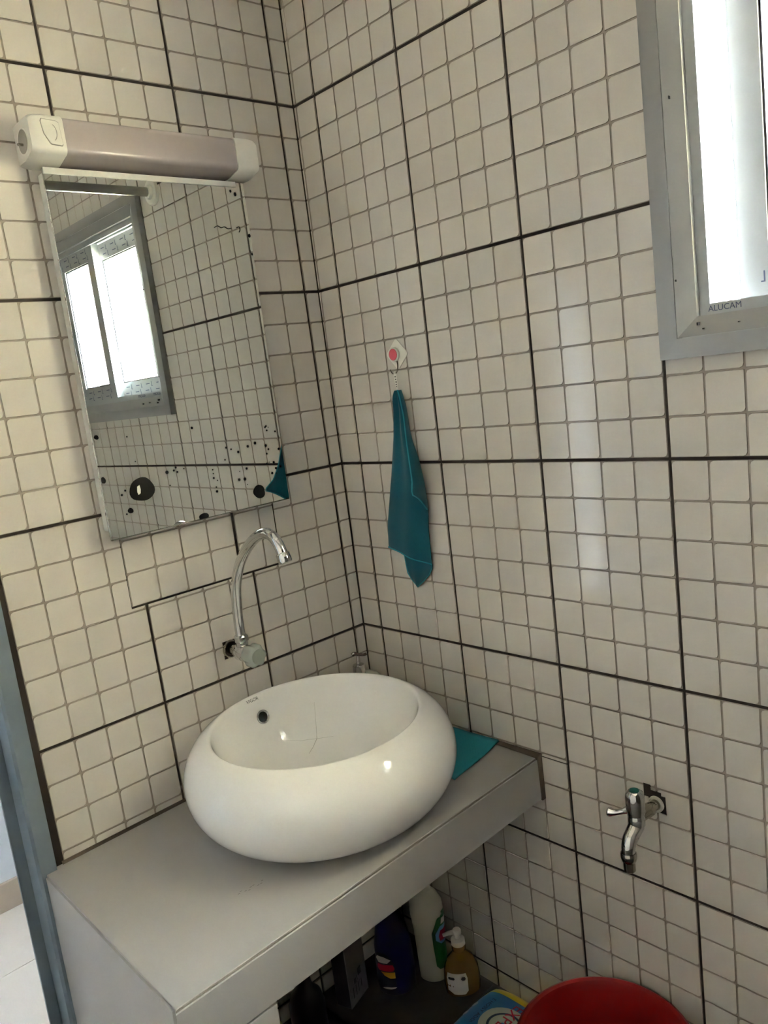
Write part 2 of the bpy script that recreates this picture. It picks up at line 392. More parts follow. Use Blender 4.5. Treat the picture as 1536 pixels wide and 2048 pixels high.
# fixed frame with two tracks
FY0, FY1, FZ0, FZ1 = OY0 + .0595, OY1 - .0595, OZ0 + .0595, OZ1 - .0595
def ringbox(bm, y0, y1, z0, z1, wd, x0, x1, bev=0.):
    """four bars in one loop"""
    P = [(y0, z0), (y1, z0), (y1, z1), (y0, z1)]; I = [(y0 + wd, z0 + wd), (y1 - wd, z0 + wd), (y1 - wd, z1 - wd), (y0 + wd, z1 - wd)]
    v = {}
    for nm, L_ in (('o', P), ('i', I)):
        for k, (y, z) in enumerate(L_):
            for t, x in enumerate((x0, x1)): v[nm, k, t] = bm.verts.new((x, y, z))
    for k in range(4):
        q = (k + 1) % 4
        for t in (0, 1): bm.faces.new((v['o', k, t], v['o', q, t], v['i', q, t], v['i', k, t]))
        for nm in 'oi': bm.faces.new((v[nm, k, 0], v[nm, q, 0], v[nm, q, 1], v[nm, k, 1]))
    if bev: bmesh.ops.bevel(bm, geom=bm.edges[:], offset=bev, segments=1, affect='EDGES')
    return bm
fr = obj('window_frame', ringbox(B(), FY0 - .03, FY1 + .03, FZ0 - .03, FZ1 + .03, .0295, .001, .085), SASH_ALU, win)
obj('track', ringbox(B(), FY0, FY1, FZ0, FZ1, .0165, .002, .008), SASH_ALU, fr)
obj('track', ringbox(B(), FY0, FY1, FZ0, FZ1, .009, .036, .042), SASH_ALU, fr)
obj('track', ringbox(B(), FY0, FY1, FZ0, FZ1, .009, .074, .082), SASH_ALU, fr)
def sash(y0, y1, x0, x1, latch_at):
    s = obj('sash', plate(B(), [y0, y0 + .044, y1 - .044, y1], [FZ0 + .010, FZ0 + .062, FZ1 - .062, FZ1 - .010], [(1, 1)], lambda u, v, t: (t, u, v), x0, x1), SASH_ALU, win)
    g = (y0 + .044, y1 - .044, FZ0 + .062, FZ1 - .062)
    obj('gasket', ringbox(B(), g[0] - .001, g[1] + .001, g[2] - .001, g[3] + .001, .0045, x0 + .004, x1 - .004), RUBBER, s)
    obj('pane', box(B(), x0 + .010, x0 + .014, g[0] + .001, g[1] - .001, g[2] + .001, g[3] - .001), GLASS, s)
    if latch_at is not None:
        z = .5 * (FZ0 + FZ1) - .02; y = latch_at
        l = obj('latch', prism(B(), [(y - .008, z - .045), (y + .008, z - .045), (y + .011, z - .02), (y + .006, z + .01), (y + .002, z + .05), (y - .004, z + .05), (y - .009, z)], x0 - .006, x0, lambda a, b, h: (h, a, b)), FRAME_ALU, s)
        obj('latch_lever', lathe(B(), [(.0, .0), (.006, .0), (.006, .008), (.003, .011), (0, .011)], (x0 - .006, y, z - .02), (-1, 0, 0), 14), CHROME, l)
        obj('bumper', box(B(), x0 - .004, x0, y - .012, y + .006, FZ0 + .013, FZ0 + .03, .002, 1), RUBBER, s)
    # printed film left on the rails
    bm = B()
    for r, zz in enumerate((FZ0 + .026, FZ0 + .046, FZ1 - .026, FZ1 - .046)):
        k = 0; yy = y0 + .02 + .01 * (r % 2)
        while yy < y1 - .03:
            if k % 2: box(bm, x0 - .0006, x0 - .0001, yy, yy + .024, zz - .0012, zz + .0012)
            else:
                box(bm, x0 - .0006, x0 - .0001, yy, yy + .002, zz - .007, zz + .007); box(bm, x0 - .0006, x0 - .0001, yy, yy + .006, zz - .009, zz - .007)
            yy += .036; k += 1
    o = obj('film_print', bm, INK, s, kind='stuff')
sash(-1.290, -.934, .046, .070, -1.268)
sash(FY0 + .004, -1.232, .012, .036, None)
text('frame_lettering', 'ALUCAM', .0125, basis((.0016, -.930, FZ0 + .0085), (0, -1, .0), (0, 0, 1)), INK, win, .0001)
text('frame_lettering', 'ALUCAM', .0125, basis((.0016, -1.035, FZ0 + .0085), (0, -1, .0), (0, 0, 1)), INK, win, .0001)
# small knocks and marks in the paint
bm = B()
for y, z, a, b in ((-.896, .604, .004, .009), (-.904, .596, .003, .004), (-.957, .599, .003, .003), (-1.0, .598, .004, .006), (-.866, .672, .003, .006), (-.8735, .93, .002, .008)):
    box(bm, -.0178, -.0110, y - a / 4, y + a / 4, z - b / 4, z + b / 4)
obj('paint_chips', bm, RUBBER, win, kind='stuff')

# ---------------------------------------------------------------- outdoors
obj('ground_outside', box(B(), .3, 9, -9, 6, FLOOR - .35, FLOOR - .25), mat('pale_ground', (190, 180, 162), .9, var=.1, nscale=2), kind='structure', label='pale ground outside the window')
rv = obj('wall_outside', box(B(), .171, .62, -1.75, WY0 - .012, FLOOR - .25, 2.2), mat('cream_joint', (120, 104, 78), .9), kind='structure', label='cream tiled return wall just outside the far sash')
for z0, z1 in ((-.49, .112), (.114, .716), (.718, 1.32), (1.322, 1.924)):
    obj('facing_tile', box(B(), .1715, .62, WY0 - .012, WY0 - .002, z0, z1, .0008, 1), EXTTILE, rv)

# ---------------------------------------------------------------- counter
def CT(x, y=0): return -.2135 + .017 * (x + .41)             # the top is not quite level
CX0, CX1, CY0, CY1 = -.826, -.0005, -.506, -.0005
ctr = empty('vanity_counter', (-.41, -.25, FLOOR), label='grey tile-clad counter carrying the white basin', cat='counter')
def slab(x0, x1, y0, y1, t0, t1, bev=.001, skew=0.):
    """slab between depths t0..t1 below the counter surface"""
    return hexa(B(), [(x0 - skew, y0, CT(x0) - t1), (x1, y0, CT(x1) - t1), (x1, y1, CT(x1) - t1), (x0, y1, CT(x0) - t1), (x0 - skew, y0, CT(x0) - t0), (x1, y0, CT(x1) - t0), (x1, y1, CT(x1) - t0), (x0, y1, CT(x0) - t0)], bev, 1)
obj('top_slab', slab(CX0 + .0035, CX1, CY0 + .004, CY1, 0, .010, .0008, .006), COUNTER, ctr)
obj('core', slab(CX0 + .006, CX1, CY0 + .009, CY1, .0101, .088, 0, .006), COUNTER_EDGE, ctr)
obj('fascia', slab(CX0, CX1 - .004, CY0 - .001, CY0 + .008, .0035, .0895, .0008, .006), COUNTER, ctr)
obj('fascia_joint', slab(CX0 + .002, CX1 - .004, CY0 + .0015, CY0 + .0035, .0008, .0034, 0, .006), COUNTER_EDGE, ctr)
zb = FLOOR + .001
def side_pt(x, y, z): return (x, y, z)
sk = .006
obj('side_panel', hexa(B(), [(CX0 - sk, CY0 + .009, zb), (CX0 + .005, CY0 + .009, zb), (CX0 + .005, -.014, zb), (CX0, -.014, zb), (CX0 - sk, CY0 + .009, CT(CX0) - .0035), (CX0 + .005, CY0 + .009, CT(CX0) - .0035), (CX0 + .005, -.014, CT(CX0) - .0035), (CX0, -.014, CT(CX0) - .0035)], .0006, 1), COUNTER, ctr)
obj('pier_front', box(B(), CX0 - sk, -.679, CY0 - .001, CY0 + .008, zb, CT(-.76) - .0915, .0008, 1), COUNTER, ctr)
obj('pier', box(B(), CX0 + .0055, -.685, CY0 + .0085, -.014, zb, CT(-.76) - .089), COUNTER_EDGE, ctr)
obj('pier_lining', box(B(), -.6845, -.6795, CY0 + .0085, -.002, zb, CT(-.7) - .0905), COUNTER, ctr)
# brown filler where the slab meets the window wall
bm = B(); hexa(bm, [(-.013, -.5095, -.300), (-.0006, -.5095, -.300), (-.0006, -.28, -.215), (-.006, -.28, -.215), (-.015, -.5095, CT(0) + .001), (-.0006, -.5095, CT(0) + .007), (-.0006, -.28, CT(0) + .003), (-.005, -.28, CT(0) + .0006)], .0012, 1)
obj('filler', bm, CAULK, ctr, label='brown filler along the wall')
bm = B(); hexa(bm, [(-.79, -.006, CT(-.79) - .001), (-.01, -.006, CT(-.01) - .001), (-.01, -.0004, CT(-.01) - .001), (-.79, -.0004, CT(-.79) - .001), (-.79, -.004, CT(-.79) + .003), (-.01, -.004, CT(-.01) + .003), (-.01, -.0004, CT(-.01) + .005), (-.79, -.0004, CT(-.79) + .005)])
obj('filler', bm, CAULK, ctr)
bm = B()
for k in range(9):
    x = -.636 + .0055 * k; y = -.361 + .004 * math.sin(k * 1.7) - .0008 * k
    box(bm, x, x + .004, y, y + .0016, CT(x) - .0002, CT(x) + .0002)
obj('scuff', bm, mat('pale_scuff', (128, 124, 118), .7), ctr, kind='stuff')

# ---------------------------------------------------------------- basin
bx, by = -.362, -.2625; bz = CT(bx)
tilt = Matrix.Translation((bx, by, bz)) @ Matrix.Rotation(math.atan(-.017), 4, 'Y')
basin = empty('vessel_basin', (bx, by, bz), label='round white ceramic vessel basin with a fat rolled rim', cat='basin')
R0, RC, HB = .2625, .169, .187; prof = []
for k in range(25):
    t = -PI / 2 + PI * k / 24 * .862
    prof.append((RC + (R0 - RC) * math.cos(t), HB / 2 * (1 + math.sin(t)) + .0005))
prof = [(.03, .0005)] + prof
lr, lz = prof[-1]
inner = [(lr - .004, lz + .0005), (lr - .0075, lz - .002), (lr - .010, lz - .008), (lr - .016, lz - .030), (lr - .026, lz - .060), (lr - .044, lz - .095), (lr - .072, lz - .124), (lr - .110, lz - .142), (lr - .150, lz - .150), (.032, lz - .152)]
# smooth the inner line
sp = spline([(a, 0, b) for a, b in inner], 3); inner = [(p.x, p.z) for p in sp]
bowl_prof = prof + inner
bm = lathe(B(), bowl_prof + [(.030, lz - .156), (.0, lz - .156)], n=96, close=False)
vs0 = [v for v in bm.verts]
bmesh.ops.contextual_create(bm, geom=[e for e in bm.edges if e.is_boundary])
bmesh.ops.transform(bm, matrix=tilt, verts=bm.verts)
obj('bowl', bm, CERAMIC, basin, smooth=50)
def bowl_pt(theta, r, off=.0):
    """a point on the inside of the bowl"""
    for (r0, z0), (r1, z1) in zip(inner, inner[1:]):
        if r1 <= r <= r0:
            t = (r0 - r) / max(1e-9, r0 - r1); z = z0 + t * (z1 - z0); nr, nz = (z1 - z0), -(r1 - r0); l = math.hypot(nr, nz)
            p = Vector(((r + off * nr / l) * math.cos(theta), (r + off * nr / l) * math.sin(theta), z + off * nz / l)); n = Vector((nr / l * math.cos(theta), nr / l * math.sin(theta), nz / l))
            return tilt @ p, (tilt.to_3x3() @ n).normalized()
    return tilt @ Vector((r * math.cos(theta), r * math.sin(theta), inner[-1][1] + off)), Vector((0, 0, 1))
p, n = bowl_pt(math.radians(90.5), .1872)
ov = obj('overflow_ring', lathe(B(), [(.0125, -.006), (.0150, -.001), (.0150, .0018), (.0130, .0034), (.0104, .0022), (.0098, -.004)], p, n, 28, close=False), CHROME, basin, smooth=60)
obj('overflow_dark_disc', lathe(B(), [(0, -.003), (.0102, -.003), (.0102, .0012), (0, .0012)], p, n, 24), BLACK, ov)  # black disc over the closed bowl, painting the hole's shade
dr = obj('drain', lathe(B(), [(0, 0), (.031, 0), (.031, .0025), (.026, .004), (.022, .003), (0, .003)], tilt @ Vector((0, 0, lz - .1555)), (0, 0, 1), 36), CHROME, basin, smooth=40)
obj('drain_plug', lathe(B(), [(0, .003), (.0205, .003), (.0205, .0065), (.017, .0085), (0, .0095)], tilt @ Vector((0, 0, lz - .1555)), (0, 0, 1), 32), BLACK, dr, smooth=40)

pt_, nn_ = bowl_pt(math.radians(94), .1985, .0012); up_ = Vector((0, .25, 1)); up_ = up_ - nn_ * up_.dot(nn_)
text('rim_lettering', 'VIGOR', .0100, basis(pt_, up_.cross(nn_), up_), mat('rim_print', (88, 86, 84), .5), basin, .00012)
# hairline cracks in the glaze
bm = B()
def crack(pts, r0=.0005):
    L_ = []
    for (t0, a0), (t1, a1) in zip(pts, pts[1:]):
        for k in range(6):
            f = k / 6; L_.append(bowl_pt(math.radians(t0 + (t1 - t0) * f), a0 + (a1 - a0) * f, .0002)[0])
    tube(bm, L_, [r0 * (1 - .5 * i / len(L_)) for i in range(len(L_))], 5)
crack([(57, .147), (56, .163), (55, .178), (54.5, .188)], .00026); crack([(57, .147), (62, .133), (68, .121)], .0004)
crack([(57, .147), (70, .150), (86, .162)], .00018); crack([(57, .147), (49, .1465), (42, .147)], .00018)
obj('hairline_crack', bm, mat('crack_line', (138, 130, 118), .8), basin, kind='stuff', label='fine grey cracks in the glaze')

# ---------------------------------------------------------------- mirror
MX0, MX1, MZ0, MZ1 = -.6030, -.1920, .3528, 1.0110
MY = -.040; SX = -.0068; SZ = .0016
mir = empty('wall_mirror', (-.391, -.015, MZ0), label='frameless wall mirror with black tarnish spots below the strip lamp', cat='mirror')
obj('backing_board', box(B(), MX0 + .006, MX1 - .006, MY + .0042, -.0008, MZ0 + .014, MZ1 - .003, .003, 2), BACKING, mir)
gl = obj('glass', box(B(), MX0, MX1, MY, MY + .004, MZ0, MZ1, .0006, 1), MIRROR, mir)
obj('edge_strip', box(B(), MX0 + .001, MX1 - .001, MY - .0008, MY + .0045, MZ0 - .0016, MZ0 - .0001), CHROME2, mir)
obj('edge_strip', box(B(), MX0 + .001, MX1 - .02, MY - .0022, MY - .0001, MZ1 - .010, MZ1 + .0005, .0004, 1), BACKING, mir)
def blot(name, x, z, rx, rz, seed, hole=None, half=False):
    x += SX; z += SZ; rnd = random.Random(seed); n = 28; ph = [rnd.uniform(0, 6.28) for _ in range(3)]; bm = B()
    out = []
    for k in range(n):
        t = 2 * PI * k / n; q = 1 + .05 * math.sin(2 * t + ph[0]) + .04 * math.sin(3 * t + ph[1]) + .02 * math.sin(5 * t + ph[2])
        out.append((x + rx * q * math.cos(t), max(MZ0 + .0002, z + rz * q * math.sin(t))))
    if half:
        out = [p for i, p in enumerate(out) if p[1] > MZ0 + .0003 or out[i - 1][1] > MZ0 + .0003 or out[(i + 1) % n][1] > MZ0 + .0003]
    prism(bm, out, MY - .0003, MY - .00002, lambda a, b, h: (a, h, b))
    return obj(name, bm, TARNISH, mir)
b1 = blot('tarnish_spot', -.5185, .4330, .0245, .0235, 3)
pts = [(a + SX, b + SZ) for a, b in [(-.5275, .4400), (-.5225, .4420), (-.5215, .4340), (-.5230, .4265), (-.5275, .4240), (-.5292, .4300), (-.5285, .4350)]]
obj('scratch', prism(B(), pts, MY - .0006, MY - .0003, lambda a, b, h: (a, h, b)), mat('bare_glass', (236, 234, 226), .3), b1)
blot('tarnish_spot', -.2598, .3795, .0150, .0140, 5); blot('tarnish_spot', -.3985, .3540, .0105, .0085, 8, half=True)
blot('tarnish_spot', -.6015 + .012, .4630, .0042, .0062, 9); blot('tarnish_spot', -.5485, .3980, .0055, .0052, 11); blot('tarnish_spot', -.5880, .5420, .0042, .0042, 12)
rnd = random.Random(4); bm = B()
def speck(x, z, r, e=1.):
    x += SX; z += SZ
    if MX0 + .004 < x < MX1 - .002 and MZ0 + .004 < z < MZ1 - .012:
        prism(bm, [(x + r * e * math.cos(t * PI / 4), z + r * math.sin(t * PI / 4)) for t in range(8)], MY - .0003, MY - .00002, lambda a, b, h: (a, h, b))
for x, z, r in ((-.5600, .4300, .0022), (-.5520, .4370, .0020), (-.4620, .4560, .0035), (-.4470, .4570, .0022), (-.4420, .4620, .0022), (-.4400, .4530, .0020), (-.4600, .4300, .0012), (-.4250, .4570, .0012), (-.3600, .3990, .0028), (-.3620, .4440, .0016), (-.3620, .4360, .0014), (-.3625, .4270, .0022), (-.3600, .4080, .0016), (-.3550, .4210, .0012), (-.3040, .4130, .003), (-.2900, .4120, .0035), (-.2960, .4700, .0028), (-.2710, .4780, .0030), (-.2520, .4820, .0032), (-.3120, .4780, .0018), (-.3300, .4590, .0016), (-.3230, .4830, .0022), (-.2820, .4330, .0026), (-.3930, .5330, .0026), (-.5300, .5350, .0014), (-.5220, .4870, .0012), (-.5570, .3930, .0018), (-.2860, .4000, .0010), (-.3000, .4300, .0010)): speck(x, z, r)
for k in range(16): speck(rnd.uniform(-.2300, -.1880), rnd.uniform(.40, .52), rnd.choice((.0010, .0014, .0020, .0028)))
for z, r in ((.905, .004), (.868, .003), (.986, .004), (.9915, .003)): speck(MX1 - SX - .0035 - (.02 if z > .95 else 0) - (.01 if z > .99 else 0), z, r, .8)
obj('tarnish_specks', bm, TARNISH, mir, kind='stuff')
bm = B(); q = spline([(-.2700, .0, .9205), (-.2620, .0, .9240), (-.2540, .0, .9205), (-.2460, .0, .9225), (-.2385, .0, .9190), (-.2300, .0, .9205)], 4)
tube(bm, [(p.x + SX, MY - .0004, p.z) for p in q], .0008, 5); q = spline([(-.2170, 0, .9215), (-.2110, 0, .9235), (-.2095, 0, .9180), (-.2125, 0, .9130)], 4); tube(bm, [(p.x + SX, MY - .0004, p.z) for p in q], .0009, 5)
obj('scribble', bm, TARNISH, mir, kind='stuff')

# ---------------------------------------------------------------- strip lamp
LX0, LX1, LZ0, LZ1, LD = -.624, -.166, 1.0165, 1.0905, .0745
lamp = empty('strip_lamp', ((LX0 + LX1) / 2, -.035, LZ0), label='switched-off strip lamp with mauve cover and white end caps above mirror', cat='lamp')
def sect(s=1., fl=0.):
    """cross-section (y, z), back flat on the wall, rounded front"""
    zc = (LZ0 + LZ1) / 2; h = (LZ1 - LZ0) / 2 * s; d = LD - (1 - s) * LD * .5
    pts = [(-.0006, zc + h * .93), (-.012, zc + h * .985), (-.030, zc + h)]
    for k in range(7): t = PI / 2 * k / 6; pts.append((-d + .016 - .016 * math.sin(t), zc + h - .012 + .012 * math.cos(t)))
    for k in range(7): t = PI / 2 * k / 6; pts.append((-d + .012 - .012 * math.cos(t), zc - h * .78 + .010 - .010 * math.sin(t)))
    pts += [(-.040, zc - h * .94), (-.0315, zc - h), (-.0006, zc - h)]
    return pts
def loft(bm, secs):
    """sections: list of (x, [(y,z)...])"""
    R_ = [[bm.verts.new((x, y, z)) for y, z in s] for x, s in secs]; n = len(R_[0])
    for a, b in zip(R_, R_[1:]):
        for k in range(n): bm.faces.new((a[k], a[(k + 1) % n], b[(k + 1) % n], b[k]))
    bm.faces.new(R_[0]); bm.faces.new(R_[-1]); return bm
XA, XB = -.566, -.2215
cp = obj('end_cap', loft(B(), [(LX0, sect(.86)), (LX0 + .004, sect(.93)), (LX0 + .012, sect(.985)), (LX0 + .022, sect(1.0)), (XA - .0008, sect(1.))]), PLASTIC, lamp, smooth=35, label='white end cap with socket and rocker switch')
obj('end_cap', loft(B(), [(XB + .0008, sect(1.)), (LX1 - .018, sect(1.)), (LX1 - .008, sect(.97)), (LX1 - .002, sect(.9)), (LX1, sect(.8))]), PLASTIC, lamp, smooth=35)
obj('cover', loft(B(), [(XA, sect(.955)), (XB, sect(.955))]), MAUVE, lamp, smooth=35, label='translucent mauve cover')
obj('tube', lathe(B(), [(0, 0), (.012, 0), (.013, .002), (.013, .31), (.012, .312), (0, .312)], (XA + .017, -.040, 1.056), (1, 0, 0), 20), mat('lamp_tube', (228, 222, 214), .3), lamp, smooth=40)
obj('tube_holder', box(B(), XA + .009, XA + .0165, -.060, -.010, 1.034, 1.078, .002, 1), mat('dark_holder', (98, 84, 92), .4), lamp)
obj('tube_holder', box(B(), XB - .0165, XB - .009, -.060, -.010, 1.034, 1.078, .002, 1), mat('dark_holder', (98, 84, 92), .4), lamp)
sw = [(-.604, 1.080), (-.5795, 1.0785), (-.5745, 1.076), (-.5725, 1.040), (-.5745, 1.0375), (-.5925, 1.0385), (-.5955, 1.041), (-.6035, 1.056), (-.6060, 1.076)]
def inset(P, s):
    cx = sum(p[0] for p in P) / len(P); cz = sum(p[1] for p in P) / len(P); return [(cx + (a - cx) * s, cz + (b - cz) * s) for a, b in P]
g = obj('switch_gap', prism(B(), sw, -LD - .0004, -LD + .004, lambda a, b, h: (a, h, b)), PLASTIC2, cp)
s2 = obj('rocker_switch', prism(B(), inset(sw, .94), -LD - .0018, -LD + .003, lambda a, b, h: (a, h, b)), PLASTIC, cp)
bm = B(); tube(bm, [(-.5895 + .0085 * math.cos(t), -LD - .0018, 1.0585 + .0135 * math.sin(t)) for t in [(-1.2 + 2.4 * k / 12) for k in range(13)]], .0005, 5); obj('dimple_line', bm, PLASTIC2, s2)
so_ = obj('socket', lathe(B(), [(.0215, .0006), (.0215, -.0010), (.0195, -.0014), (.0190, .0000)], (LX0, -.034, 1.052), (-1, 0, 0), 32, close=False), PLASTIC, cp, smooth=40)
obj('socket_well', lathe(B(), [(0, .0002), (.0192, .0002), (.0192, .0008), (0, .0008)], (LX0, -.034, 1.052), (-1, 0, 0), 32), mat('socket_shade', (168, 162, 150), .6), so_)
obj('earth_pin', lathe(B(), [(0, 0), (.0022, 0), (.0022, .009), (0, .011)], (LX0 - .0006, -.034, 1.047), (-1, 0, 0), 10), CHROME2, so_)

# ---------------------------------------------------------------- wall tap over the basin
AX, AZ = -.371, .059
tap = empty('basin_tap', (AX, -.05, .03), label='chrome gooseneck wall tap with clear knob over the basin', cat='tap')
obj('wall_flange', lathe(B(), [(.0, .0045), (.0205, .0045), (.0205, .0005), (.018, -.004), (.0165, -.004), (.0155, .002), (0, .002)], (AX, 0, AZ), (0, 1, 0), 28), CHROME2, tap, smooth=40)
obj('inlet_pipe', lathe(B(), [(0, 0), (.0112, 0), (.0112, .026), (.0145, .028), (.0145, .040), (0, .040)], (AX, .0015, AZ), (0, -1, 0), 24), CHROME2, tap, smooth=40)
bm = B(); lathe(bm, [(0, 0), (.0160, 0), (.0185, .004), (.0185, .030), (.0165, .034), (0, .034)], (AX, -.034, AZ), (0, -1, 0), 28); obj('valve_body', bm, CHROME, tap, smooth=40)
obj('collar', lathe(B(), [(0, 0), (.0130, 0), (.0130, .010), (.0155, .012), (.0155, .022), (.0120, .025), (0, .025)], (AX, -.048, AZ + .014), (0, 0, 1), 8), CHROME, tap, smooth=20)
nk = spline([(AX, -.0475, .090), (AX, -.0485, .129), (AX, -.0555, .180), (AX, -.0665, .215), (AX, -.090, .254), (AX, -.121, .285), (AX, -.156, .309), (AX, -.186, .321), (AX, -.211, .322), (AX, -.230, .312), (AX, -.2405, .296), (AX, -.2460, .283)], 5)
sp = obj('spout', tube(B(), nk, .0106, 18), CHROME, tap, smooth=60)
obj('aerator', lathe(B(), [(0, -.001), (.0118, -.001), (.0134, .001), (.0134, .015), (.0122, .018), (0, .018)], (AX, -.2450, .2868), (0, -.36, -.93), 24), CHROME, sp, smooth=40)
kb = B(); n = 48; P0 = []
for yy, rr in ((-.069, .0185), (-.076, .0225), (-.096, .0225), (-.102, .0195), (-.104, .0150)):
    P0.append([kb.verts.new((AX + rr * (1 + .09 * math.cos(6 * 2 * PI * k / n)) * math.cos(2 * PI * k / n), yy, AZ + rr * (1 + .09 * math.cos(6 * 2 * PI * k / n)) * math.sin(2 * PI * k / n))) for k in range(n)])
for a, b in zip(P0, P0[1:]):
    for k in range(n): kb.faces.new((a[k], a[(k + 1) % n], b[(k + 1) % n], b[k]))
kb.faces.new(P0[0]); kb.faces.new(P0[-1])
kn = obj('knob', kb, CLEARKNOB, tap, smooth=40, label='clear fluted plastic knob')
obj('knob_core', lathe(B(), [(0, 0), (.0120, 0), (.0110, .026), (0, .026)], (AX, -.0705, AZ), (0, -1, 0), 20), CHROME2, kn, smooth=40)
obj('knob_disc', lathe(B(), [(0, 0), (.0155, 0), (.0155, .0012), (0, .0016)], (AX, -.1035, AZ), (0, -1, 0), 24), mat('grey_disc', (150, 158, 150), .2), kn)

# ---------------------------------------------------------------- bib tap on the window wall
BY, BZ = -.758, -.2295
bib = empty('bib_tap', (-.06, BY, -.29), label='chrome bib tap with green button low on the window wall', cat='tap')
obj('wall_socket', lathe(B(), [(0, .001), (.0150, .001), (.0150, .006), (.0125, .007), (.0115, .004), (0, .004)], (0.0, BY, BZ), (-1, 0, 0), 24), mat('white_fitting', (206, 200, 188), .4), bib, smooth=40)
obj('inlet', lathe(B(), [(0, 0), (.0095, 0), (.0095, .020), (.0120, .021), (.0120, .036), (.0105, .040), (.0105, .06), (0, .06)], (-.003, BY, BZ), (-1, 0, 0.05), 20), CHROME2, bib, smooth=40)
obj('valve_body', lathe(B(), [(0, -.016), (.0110, -.016), (.0150, -.008), (.0150, .004), (.0135, .010), (.0155, .012), (.0168, .020), (.0168, .044), (.0150, .051), (.0105, .055), (0, .0555)], (-.070, BY, BZ + .003), (0, 0, 1), 28), CHROME, bib, smooth=35)
obj('button', lathe(B(), [(0, 0), (.0085, 0), (.0080, .001), (0, .0012)], (-.070, BY, BZ + .0585), (0, 0, 1), 20), mat('green_button', (20, 92, 84), .3), bib)
lv = spline([(-.076, BY + .010, BZ + .022), (-.080, BY + .020, BZ + .017), (-.084, BY + .032, BZ + .013), (-.086, BY + .041, BZ + .012), (-.087, BY + .047, BZ + .012)], 4)
obj('lever', tube(B(), lv, [.0075, .007, .0062, .0055, .0050, .0050, .0050, .0052, .0056, .0062, .0070, .0078, .0084, .0086, .0082, .0070, .0045][:len(lv)], 14), CHROME, bib, smooth=60)
sp2 = spline([(-.070, BY, BZ - .006), (-.079, BY + .001, BZ - .014), (-.092, BY + .002, BZ - .024), (-.0985, BY + .002, BZ - .034), (-.1000, BY + .002, BZ - .046)], 5)
sq = obj('spout', tube(B(), sp2, [.0142 - .0025 * i / (len(sp2) - 1) for i in range(len(sp2))], 18), CHROME, bib, smooth=60)
obj('hose_thread', lathe(B(), [(0, 0), (.0128, 0), (.0142, .002), (.0142, .010), (.0122, .016), (.0098, .018), (.0102, .021), (.0102, .034), (.0086, .036), (0, .036)], (-.1000, BY + .002, BZ - .044), (0, 0, -1), 20), CHROME2, sq, smooth=35)

# ---------------------------------------------------------------- sticky hook and towel
HKY, HKZ = -.2330, .6290
hook = empty('wall_hook', (-.008, HKY, HKZ - .03), label='white diamond sticky hook with pink disc holding the teal towel', cat='hook')
c45 = math.cos(PI / 4)
pl = [((a - b) * c45, (a + b) * c45) for a, b in rrect(-.0235, .0235, -.0235, .0235, .006)]
pl = [(a * math.cos(.05) - b * math.sin(.05), a * math.sin(.05) + b * math.cos(.05)) for a, b in pl]
obj('plate', prism(B(), pl, -.0022, -.0004, lambda a, b, h: (h, HKY + a, HKZ + b)), PLASTIC, hook)
ds = obj('disc', lathe(B(), [(0, 0), (.0060, 0), (.0120, .002), (.0150, .0045), (.0150, .0085), (.0140, .0095), (0, .0095)], (-.0022, HKY + .002, HKZ), (-1, 0, 0), 32), PLASTIC, hook, smooth=40)
obj('pink_face', lathe(B(), [(0, 0), (.0122, 0), (.0115, .0008), (0, .001)], (-.0118, HKY + .002, HKZ), (-1, 0, 0), 32), PINK, ds)
obj('wire', tube(B(), spline([(-.006, HKY - .002, HKZ - .012), (-.0065, HKY - .003, HKZ - .024), (-.009, HKY - .0025, HKZ - .034), (-.015, HKY - .0015, HKZ - .040), (-.022, HKY + .000, HKZ - .038), (-.026, HKY + .001, HKZ - .030)], 5), .0013, 8), CHROME2, hook, smooth=60)

towel = empty('hanging_towel', (-.02, -.22, .12), label='teal microfibre towel hanging folded from the pink sticky hook', cat='towel')
def interp(P, z):
    """y on a polyline [(y,z)...] sorted from top to bottom"""
    if z >= P[0][1]: return P[0][0]
    for (y0, z0), (y1, z1) in zip(P, P[1:]):
        if z1 <= z <= z0: return y0 + (y1 - y0) * (z0 - z) / max(1e-9, z0 - z1)
    return P[-1][0]
TLf = [(-.2330, .5555), (-.2222, .5420), (-.2195, .5081), (-.2107, .4585), (-.1914, .3842), (-.1648, .2919), (-.1558, .2607), (-.1497, .2096)]
TRt = [(-.2427, .5560), (-.2517, .5199), (-.2540, .4691), (-.2590, .4413), (-.2700, .4116), (-.2791, .3588), (-.2813, .3233), (-.2790, .2907), (-.2740, .2455), (-.2735, .2036), (-.2717, .1758)]
TFo = [(-.2440, .5555), (-.2520, .5400), (-.2590, .5016), (-.2620, .4550), (-.2740, .4050), (-.2880, .3680), (-.3050, .3430)]
TFx = [(-.0240, .5555), (-.0280, .5400), (-.0300, .5016), (-.0335, .4550), (-.0440, .4050), (-.0560, .3680), (-.0780, .3430)]
rows = 44; NL, NF = 16, 6; bm = B(); grid = []; hem_bot = []; hem_flap = []
